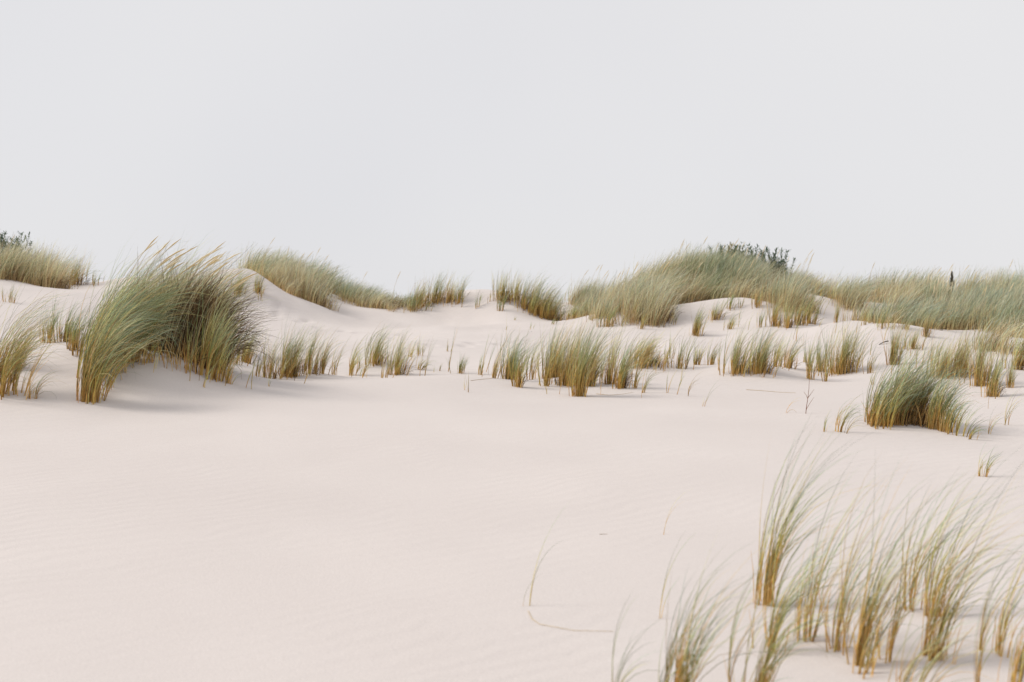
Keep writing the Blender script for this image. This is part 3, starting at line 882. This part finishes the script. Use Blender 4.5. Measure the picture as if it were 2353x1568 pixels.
def cover(label, front, back_y, clumps, per, h, dry, blue, spikes=0, wid=.0095, lean=.95, xpad=0.0, hx=None, gap=2.0):
    """grass mass: front = foot line read from the photo, back edge behind the crest"""
    fr = [ground_hit(*q) for q in front]
    poly = fr + [(fr[-1][0] * back_y / fr[-1][1] + xpad, back_y), (fr[0][0] * back_y / fr[0][1] - xpad, back_y)]
    pa = np.array(poly)
    fra = np.array(fr); fx = fra[:, 0] / fra[:, 1]; fr_y = fra[:, 1]
    lo, hi = pa.min(0), pa.max(0)
    cx = np.zeros(0); cy = np.zeros(0)
    while len(cx) < clumps:
        qx = rng.uniform(lo[0], hi[0], 3000); qy = rng.uniform(lo[1], hi[1], 3000)
        edge = qy - np.interp(qx / qy, fx, fr_y)            # metres behind the foot line
        k = inside(qx, qy, poly) & (gap * value_noise(qx / .95 + 3, qy / .95, 23) + .16 + .5 * sm(edge / 1.5) > rng.random(3000))
        cx = np.concatenate([cx, qx[k]]); cy = np.concatenate([cy, qy[k]])
    cx, cy = cx[:clumps], cy[:clumps]
    ctr = np.array((float(cx.mean()), float(cy.mean()), 0)); ctr[2] = height(ctr[:1], ctr[1:2])[0]
    big = rng.random(clumps) < .38
    cnt = np.where(big, int(per * 1.5), int(per * .55))
    N = int(cnt.sum())
    j = np.repeat(np.arange(clumps), cnt)
    sp = np.where(big, .12 + .1 * rng.random(clumps), .05 + .06 * rng.random(clumps))[j]
    ox, oy = rng.normal(0, 1, N), rng.normal(0, 1, N)
    x = cx[j] + sp * ox; y = cy[j] + sp * oy
    z = height(x, y) - .02
    hm = np.interp(cx / cy * FP + GW / 2, hx[0], hx[1]) if hx else 1.0
    ch = (h * hm * np.where(big, .85 + .4 * rng.random(clumps), .45 + .4 * rng.random(clumps)))[j]
    L = ch * (.4 + .75 * rng.random(N) ** .9)
    wl = lean * (.75 + .9 * value_noise(cx / 1.3, cy / 1.3, 31)) * (.8 + .4 * rng.random(clumps))
    wq = -.05 + .9 * value_noise(cx / 1.1 + 7, cy / 1.1, 32) + rng.normal(0, .12, clumps)
    v1 = np.stack([wl[j] + .2 * ox + rng.normal(0, .22, N), wq[j] + .25 * oy + rng.normal(0, .28, N)], -1)
    v0 = np.stack([.06 + .08 * ox, .08 * oy], -1) + rng.normal(0, .06, (N, 2))
    pos, dd, s = paths2(np.stack([x, y, z], -1) - ctr, L, v0, v1, .8 + .8 * rng.random(N), 4)
    root = thing("marram_cover", ctr, label, "dune grass")
    W = wid * (.6 + .8 * rng.random(N))
    cd = np.clip((dry + 1.3 * value_noise(cx / .9, cy / .9, 33) + rng.normal(0, .2, clumps)), .05, .95)[j]
    cb = np.clip((blue + 1.2 * value_noise(cx / 1.2 + 5, cy / 1.2, 34) + rng.normal(0, .15, clumps)), 0, 1)[j]
    isd = rng.random(N) < cd
    tint = np.empty((N, 5, 3))
    if isd.any(): tint[isd] = blade_tints(int(isd.sum()), s, 1.0)
    for b0 in (0, .33, .66):
        m = ~isd & (cb >= b0) & (cb < b0 + .33 + (.1 if b0 > .6 else 0))
        if m.any(): tint[m] = blade_tints(int(m.sum()), s, 0.0, b0 + .16)
    grey = tint.mean(-1, keepdims=True)
    tint = lerp(tint, grey, .30) * .93
    for nm, m in (("green_leaves", ~isd), ("dry_leaves", isd)):
        V, Fc = ribbon_arrays(pos[m], dd[m], s, W[m])
        tag(mesh_obj(nm, V, Fc, M_BLADE, root, np.repeat(tint[m], 2, 1)), kind="stuff")
    root["kind"] = "stuff"
    bi = np.flatnonzero(big & (rng.random(clumps) < .8))
    nt_ = 48; q = np.repeat(bi, nt_); M = len(q)
    bx_ = cx[q] + .12 + rng.normal(0, .13, M); by_ = cy[q] + rng.normal(0, .12, M)
    b0 = np.stack([bx_, by_, height(bx_, by_) - .02], -1) - ctr
    ps, ds, s3 = paths2(b0, h * (.2 + .3 * rng.random(M)), rng.normal(0, .15, (M, 2)), np.stack([.7 + rng.normal(0, .5, M), rng.normal(0, .6, M)], -1), np.full(M, .9), 3)
    V, Fc = ribbon_arrays(ps, ds, s3, np.full(M, .011), .5)
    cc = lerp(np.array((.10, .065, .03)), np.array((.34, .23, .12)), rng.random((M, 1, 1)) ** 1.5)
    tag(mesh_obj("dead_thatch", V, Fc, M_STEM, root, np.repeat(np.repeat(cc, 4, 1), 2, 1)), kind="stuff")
    for i in range(spikes):
        k = rng.integers(0, clumps)
        zz = float(height(cx[k:k+1], cy[k:k+1])[0])
        seed_head(root, (cx[k] - ctr[0], cy[k] - ctr[1], zz - ctr[2]), h * rng.uniform(1.15, 1.5), rng.normal(0, .4), .1, rng.uniform(.4, .85), .006, .22, pale=rng.random())
    return root

cover("dense grey-green grass covering the left dune from its crest down",
      [(580,662),(600,684),(650,694),(700,704),(760,712),(830,722),(905,722)], 33.5, 300, 66, .8, .56, .42, spikes=14, hx=([580,700,780,850,900],[1.02,1.0,.85,.66,.42]))
cover("dense tawny grass covering the tall rounded right dune",
      [(1318,722),(1370,736),(1440,748),(1500,746),(1560,732),(1640,722),(1700,706),(1770,694),(1850,680)], 31.5, 540, 66, .82, .62, .4, spikes=60, hx=([1320,1450,1600,1700,1800,1870],[.75,1,1.05,.9,.72,.6]))
cover("brownish grass in front of the dark skyline shrub on the right dune",
      [(1625,690),(1680,690),(1740,684),(1810,680)], 29.2, 90, 60, .72, .62, .35)
cover("pale grass patch on the right dune beside the sandy path",
      [(1760,705),(1790,716),(1830,722),(1862,716)], 26.6, 34, 55, .8, .65, .5)
bank = cover("broad green grass bank along the far right skyline",
      [(1935,716),(2000,728),(2060,724),(2110,736),(2160,748),(2230,762),(2300,776),(2380,788),(2520,790)], 31.5, 560, 60, .68, .5, .6, spikes=26, gap=3.6)
cover("green grass spilling down the slope at the right picture edge",
      [(1960,752),(2040,758),(2130,776),(2190,790),(2250,804),(2320,818),(2430,822)], 24.5, 150, 60, .62, .5, .6, gap=3.8)
for dx in (2128, 2134, 2142, 2150, 2161, 2166, 2171, 2175, 2182, 2190, 2245, 2262):
    x, y = ground_hit(dx, 712 + rng.normal(0, 4))
    z = float(height(np.array([x]), np.array([y]))[0])
    seed_head(bank, (x - bank.location.x, y - bank.location.y, z - bank.location.z), rng.uniform(.6, .85), rng.normal(0, .5), .05, rng.uniform(.15, .35), .006, .24, pale=1.25)
cover("green and brown grass on the crest of the far left dune",
      [(-140,655),(0,650),(60,652),(110,664),(140,655)], 31.0, 220, 66, .85, .5, .4, spikes=8)
cover("low brown grass on the skyline between right dune and far right bank",
      [(1842,684),(1880,682),(1950,692)], 33.0, 44, 50, .6, .6, .4)
cover("low grass fringe behind the sandy saddle left of the central mound",
      [(890,722),(925,716),(950,716)], 34.5, 26, 36, .34, .3, .7)

# ------------------------------------------------------------------ shrubs, stick, twig, fallen straw
def leafy_shrub(dx0, dx1, dy, height_m, stems, label, ymin=None):
    xa, ya = ground_hit(dx0, dy); xb, yb = ground_hit(dx1, dy)
    y0 = max(ya, yb) if ymin is None else ymin
    xa, xb = xa * y0 / ya, xb * y0 / yb
    xm = (xa + xb) / 2
    z0 = float(height(np.array([xm]), np.array([y0]))[0])
    root = thing("dune_shrub", (xm, y0, z0), label, "shrub")
    org = np.array((xm, y0, z0))
    bx = rng.uniform(xa, xb, stems); by = y0 + rng.uniform(-.5, .5, stems)
    base = np.stack([bx, by, height(bx, by) - .02], -1) - org
    L = height_m * (.6 + .5 * rng.random(stems))
    phi = rng.random(stems) * 6.28
    pos, dd, s = paths(base, L, phi, .1 * rng.random(stems), .25 + .45 * rng.random(stems), np.ones(stems), 8)
    V, Fc = tube_arrays(pos, dd, s, np.full(stems, .016), .7)
    tag(mesh_obj("branches", V, Fc, M_WOOD, root, np.tile(np.array((.12, .085, .05)), (len(V), 1))), kind="stuff")
    Vs, Fs, Ts = [], [], []
    nl = 70
    for i in range(stems):
        u = rng.uniform(.3, 1.0, nl)
        q = np.stack([np.interp(u, s, pos[i, :, k]) for k in range(3)], -1)
        a = rng.random(nl) * 6.28; e = rng.uniform(.2, 1.1, nl); ln = rng.uniform(.07, .13, nl)
        d = np.stack([np.cos(a) * np.cos(e), np.sin(a) * np.cos(e), np.sin(e)], -1)
        sd = np.stack([-np.sin(a), np.cos(a), 0 * a], -1); up = np.cross(d, sd)
        wv = (ln * .11)[:, None]
        lnn = ln[:, None]
        v0 = q; v1 = q + d * lnn * .45 + sd * wv + up * wv * .4; v2 = q + d * lnn; v3 = q + d * lnn * .45 - sd * wv + up * wv * .4
        o = sum(len(k) for k in Vs)
        Vs.append(np.stack([v0, v1, v2, v3], 1).reshape(-1, 3))
        ix = o + np.arange(nl * 4).reshape(nl, 4)
        Fs.append(np.concatenate([ix[:, [0, 1, 2]], ix[:, [0, 2, 3]]]))
        c = lerp(np.array((.05, .10, .045)), np.array((.14, .20, .10)), rng.random((nl, 1)))
        Ts.append(np.repeat(c, 4, 0))
    tag(mesh_obj("leaves", np.concatenate(Vs), np.concatenate(Fs), M_LEAF, root, np.concatenate(Ts), smooth=False), kind="stuff")
    return root

leafy_shrub(1650, 1740, 668, 1.0, 70, "dark green leafy shrub on the skyline of the right dune", 29.8)
leafy_shrub(1762, 1800, 676, .95, 30, "smaller open leafy shrub right beside the dark skyline shrub", 29.4)
leafy_shrub(-40, 42, 640, 1.25, 80, "leafy green shrub on the dune top at the left picture edge", 28.0)

def tube_line(pts_, r0, r1, sides=6):
    p = np.array(pts_, float)
    d = np.gradient(p, axis=0); d /= np.linalg.norm(d, axis=1, keepdims=True)
    ref = np.array((.3, -.8, .5)); h = np.cross(d, ref); h /= np.linalg.norm(h, axis=1, keepdims=True); v = np.cross(d, h)
    rad = np.linspace(r0, r1, len(p))
    V = np.stack([p + rad[:, None] * (math.cos(a) * h + math.sin(a) * v) for a in np.arange(sides) * 2 * math.pi / sides], 1)
    ix = np.arange(len(p) * sides).reshape(len(p), sides)
    Fq = np.concatenate([np.stack([ix[:-1, k], ix[:-1, (k+1) % sides], ix[1:, (k+1) % sides], ix[1:, k]], -1) for k in range(sides)])
    return V.reshape(-1, 3), Fq

def solid(name, pts_, r0, r1, col, mat, parent=None):
    V, Fq = tube_line(pts_, r0, r1)
    return mesh_obj(name, V, Fq, mat, parent, np.tile(np.array(col), (len(V), 1)))

# dark stick leaning out of the sand on the right slope
x, y = ground_hit(2034, 792)
z = float(height(np.array([x]), np.array([y]))[0])
o = solid("driftwood_stick", [(.06, .02, .05), (.02, .01, .045), (-.03, .0, .03), (-.07, -.01, .012), (-.11, -.02, -.01)], .011, .006, (.06, .045, .035), M_WOOD)
o.location = (x, y, z)
tag(o, "short dark stick lying in the sand on the right slope", "stick")

# reddish twig with side branches
x, y = ground_hit(1851, 951)
z = float(height(np.array([x]), np.array([y]))[0])
root = thing("dry_twig", (x, y, z), "upright reddish twig with thin side branches on open sand at right", "twig")
k = y / FP
solid("stem", [(0, 0, -.03), (2*k, 0, 15*k), (5*k, 0, 34*k), (8*k, .01, 56*k), (9*k, .01, 80*k)], .0045, .002, (.24, .09, .045), M_STEM, root)
solid("branch", [(1*k, 0, 8*k), (8*k, -.01, 22*k), (18*k, -.02, 38*k)], .003, .0012, (.27, .13, .06), M_STEM, root)
solid("branch", [(6*k, 0, 37*k), (13*k, .01, 46*k), (21*k, .02, 56*k)], .003, .0012, (.27, .13, .06), M_STEM, root)
solid("branch", [(5*k, 0, 34*k), (2*k, .01, 42*k), (-3*k, .02, 50*k)], .003, .0012, (.27, .13, .06), M_STEM, root)

# narrow dark spire plant on the far right skyline
x, y = ground_hit(2187, 690)
z = float(height(np.array([x]), np.array([y]))[0])
root = thing("spire_plant", (x, y, z), "narrow dark spire-shaped plant above the far right grass bank", "plant")
hs = (690 - 624) * y / FP
solid("stem", [(0, 0, -.03), (.01, 0, hs*.4), (.0, 0, hs*.8), (.01, 0, hs)], .012, .004, (.15, .12, .08), M_WOOD, root)
Vs, Fs, Ts = [], [], []
for i in range(170):
    u = rng.random() ** .8; zc = hs * (.4 + .6 * u); rr = .085 * (1 - u) ** .7 + .008
    a = rng.random() * 6.28
    q = np.array((0, 0, zc)); d = np.array((math.cos(a) * rr, math.sin(a) * rr, rr * .9)); sd = np.array((-math.sin(a), math.cos(a), 0)) * .011
    oo = len(Vs) * 4
    Vs.append([q, q + d * .5 + sd, q + d, q + d * .5 - sd]); Fs.append((oo, oo+1, oo+2, oo+3)); Ts += [lerp(np.array((.11, .12, .08)), np.array((.2, .15, .1)), rng.random())] * 4
tag(mesh_obj("bracts", np.array(Vs).reshape(-1, 3), np.array(Fs), M_LEAF, root, np.array(Ts), smooth=False), kind="stuff")

def lying(name, px, r0, r1, col, label, cat, lift=.004):
    q = np.array([ground_hit(*p_) for p_ in px])
    t = np.linspace(0, len(q) - 1, 4 * (len(q) - 1) + 1)
    xs = np.interp(t, range(len(q)), q[:, 0]); ys_ = np.interp(t, range(len(q)), q[:, 1])
    zs = height(xs, ys_) + lift
    c = np.array((xs[0], ys_[0], zs[0]))
    o = solid(name, np.stack([xs, ys_, zs], -1) - c, r0, r1, col, M_STEM)
    o.location = c
    return tag(o, label, cat)
lying("fallen_straw", [(1214,1410),(1222,1425),(1240,1437),(1280,1447),(1320,1454),(1360,1458),(1410,1459)], .002, .001, (.68, .56, .38), "pale curved straw lying on smooth sand below the lone curved blades", "straw")
lying("fallen_straw", [(1715,897),(1750,899),(1790,903),(1828,904)], .0035, .002, (.6, .48, .31), "straight pale straw lying on sand left of the red twig", "straw")
lying("fallen_straw", [(1370,906),(1400,909),(1430,907),(1455,903)], .003, .0015, (.6, .48, .31), "thin straw lying right of the foremost orange-footed tuft", "straw")
lying("fallen_straw", [(1082,876),(1110,873),(1140,871)], .003, .002, (.55, .43, .28), "short straw lying on the crest left of the large cluster", "straw")
lying("sand_crumb", [(1378,1231),(1386,1230),(1396,1231)], .0022, .0012, (.5, .42, .34), "small brown speck on the smooth foreground sand right of centre", "debris", .002)
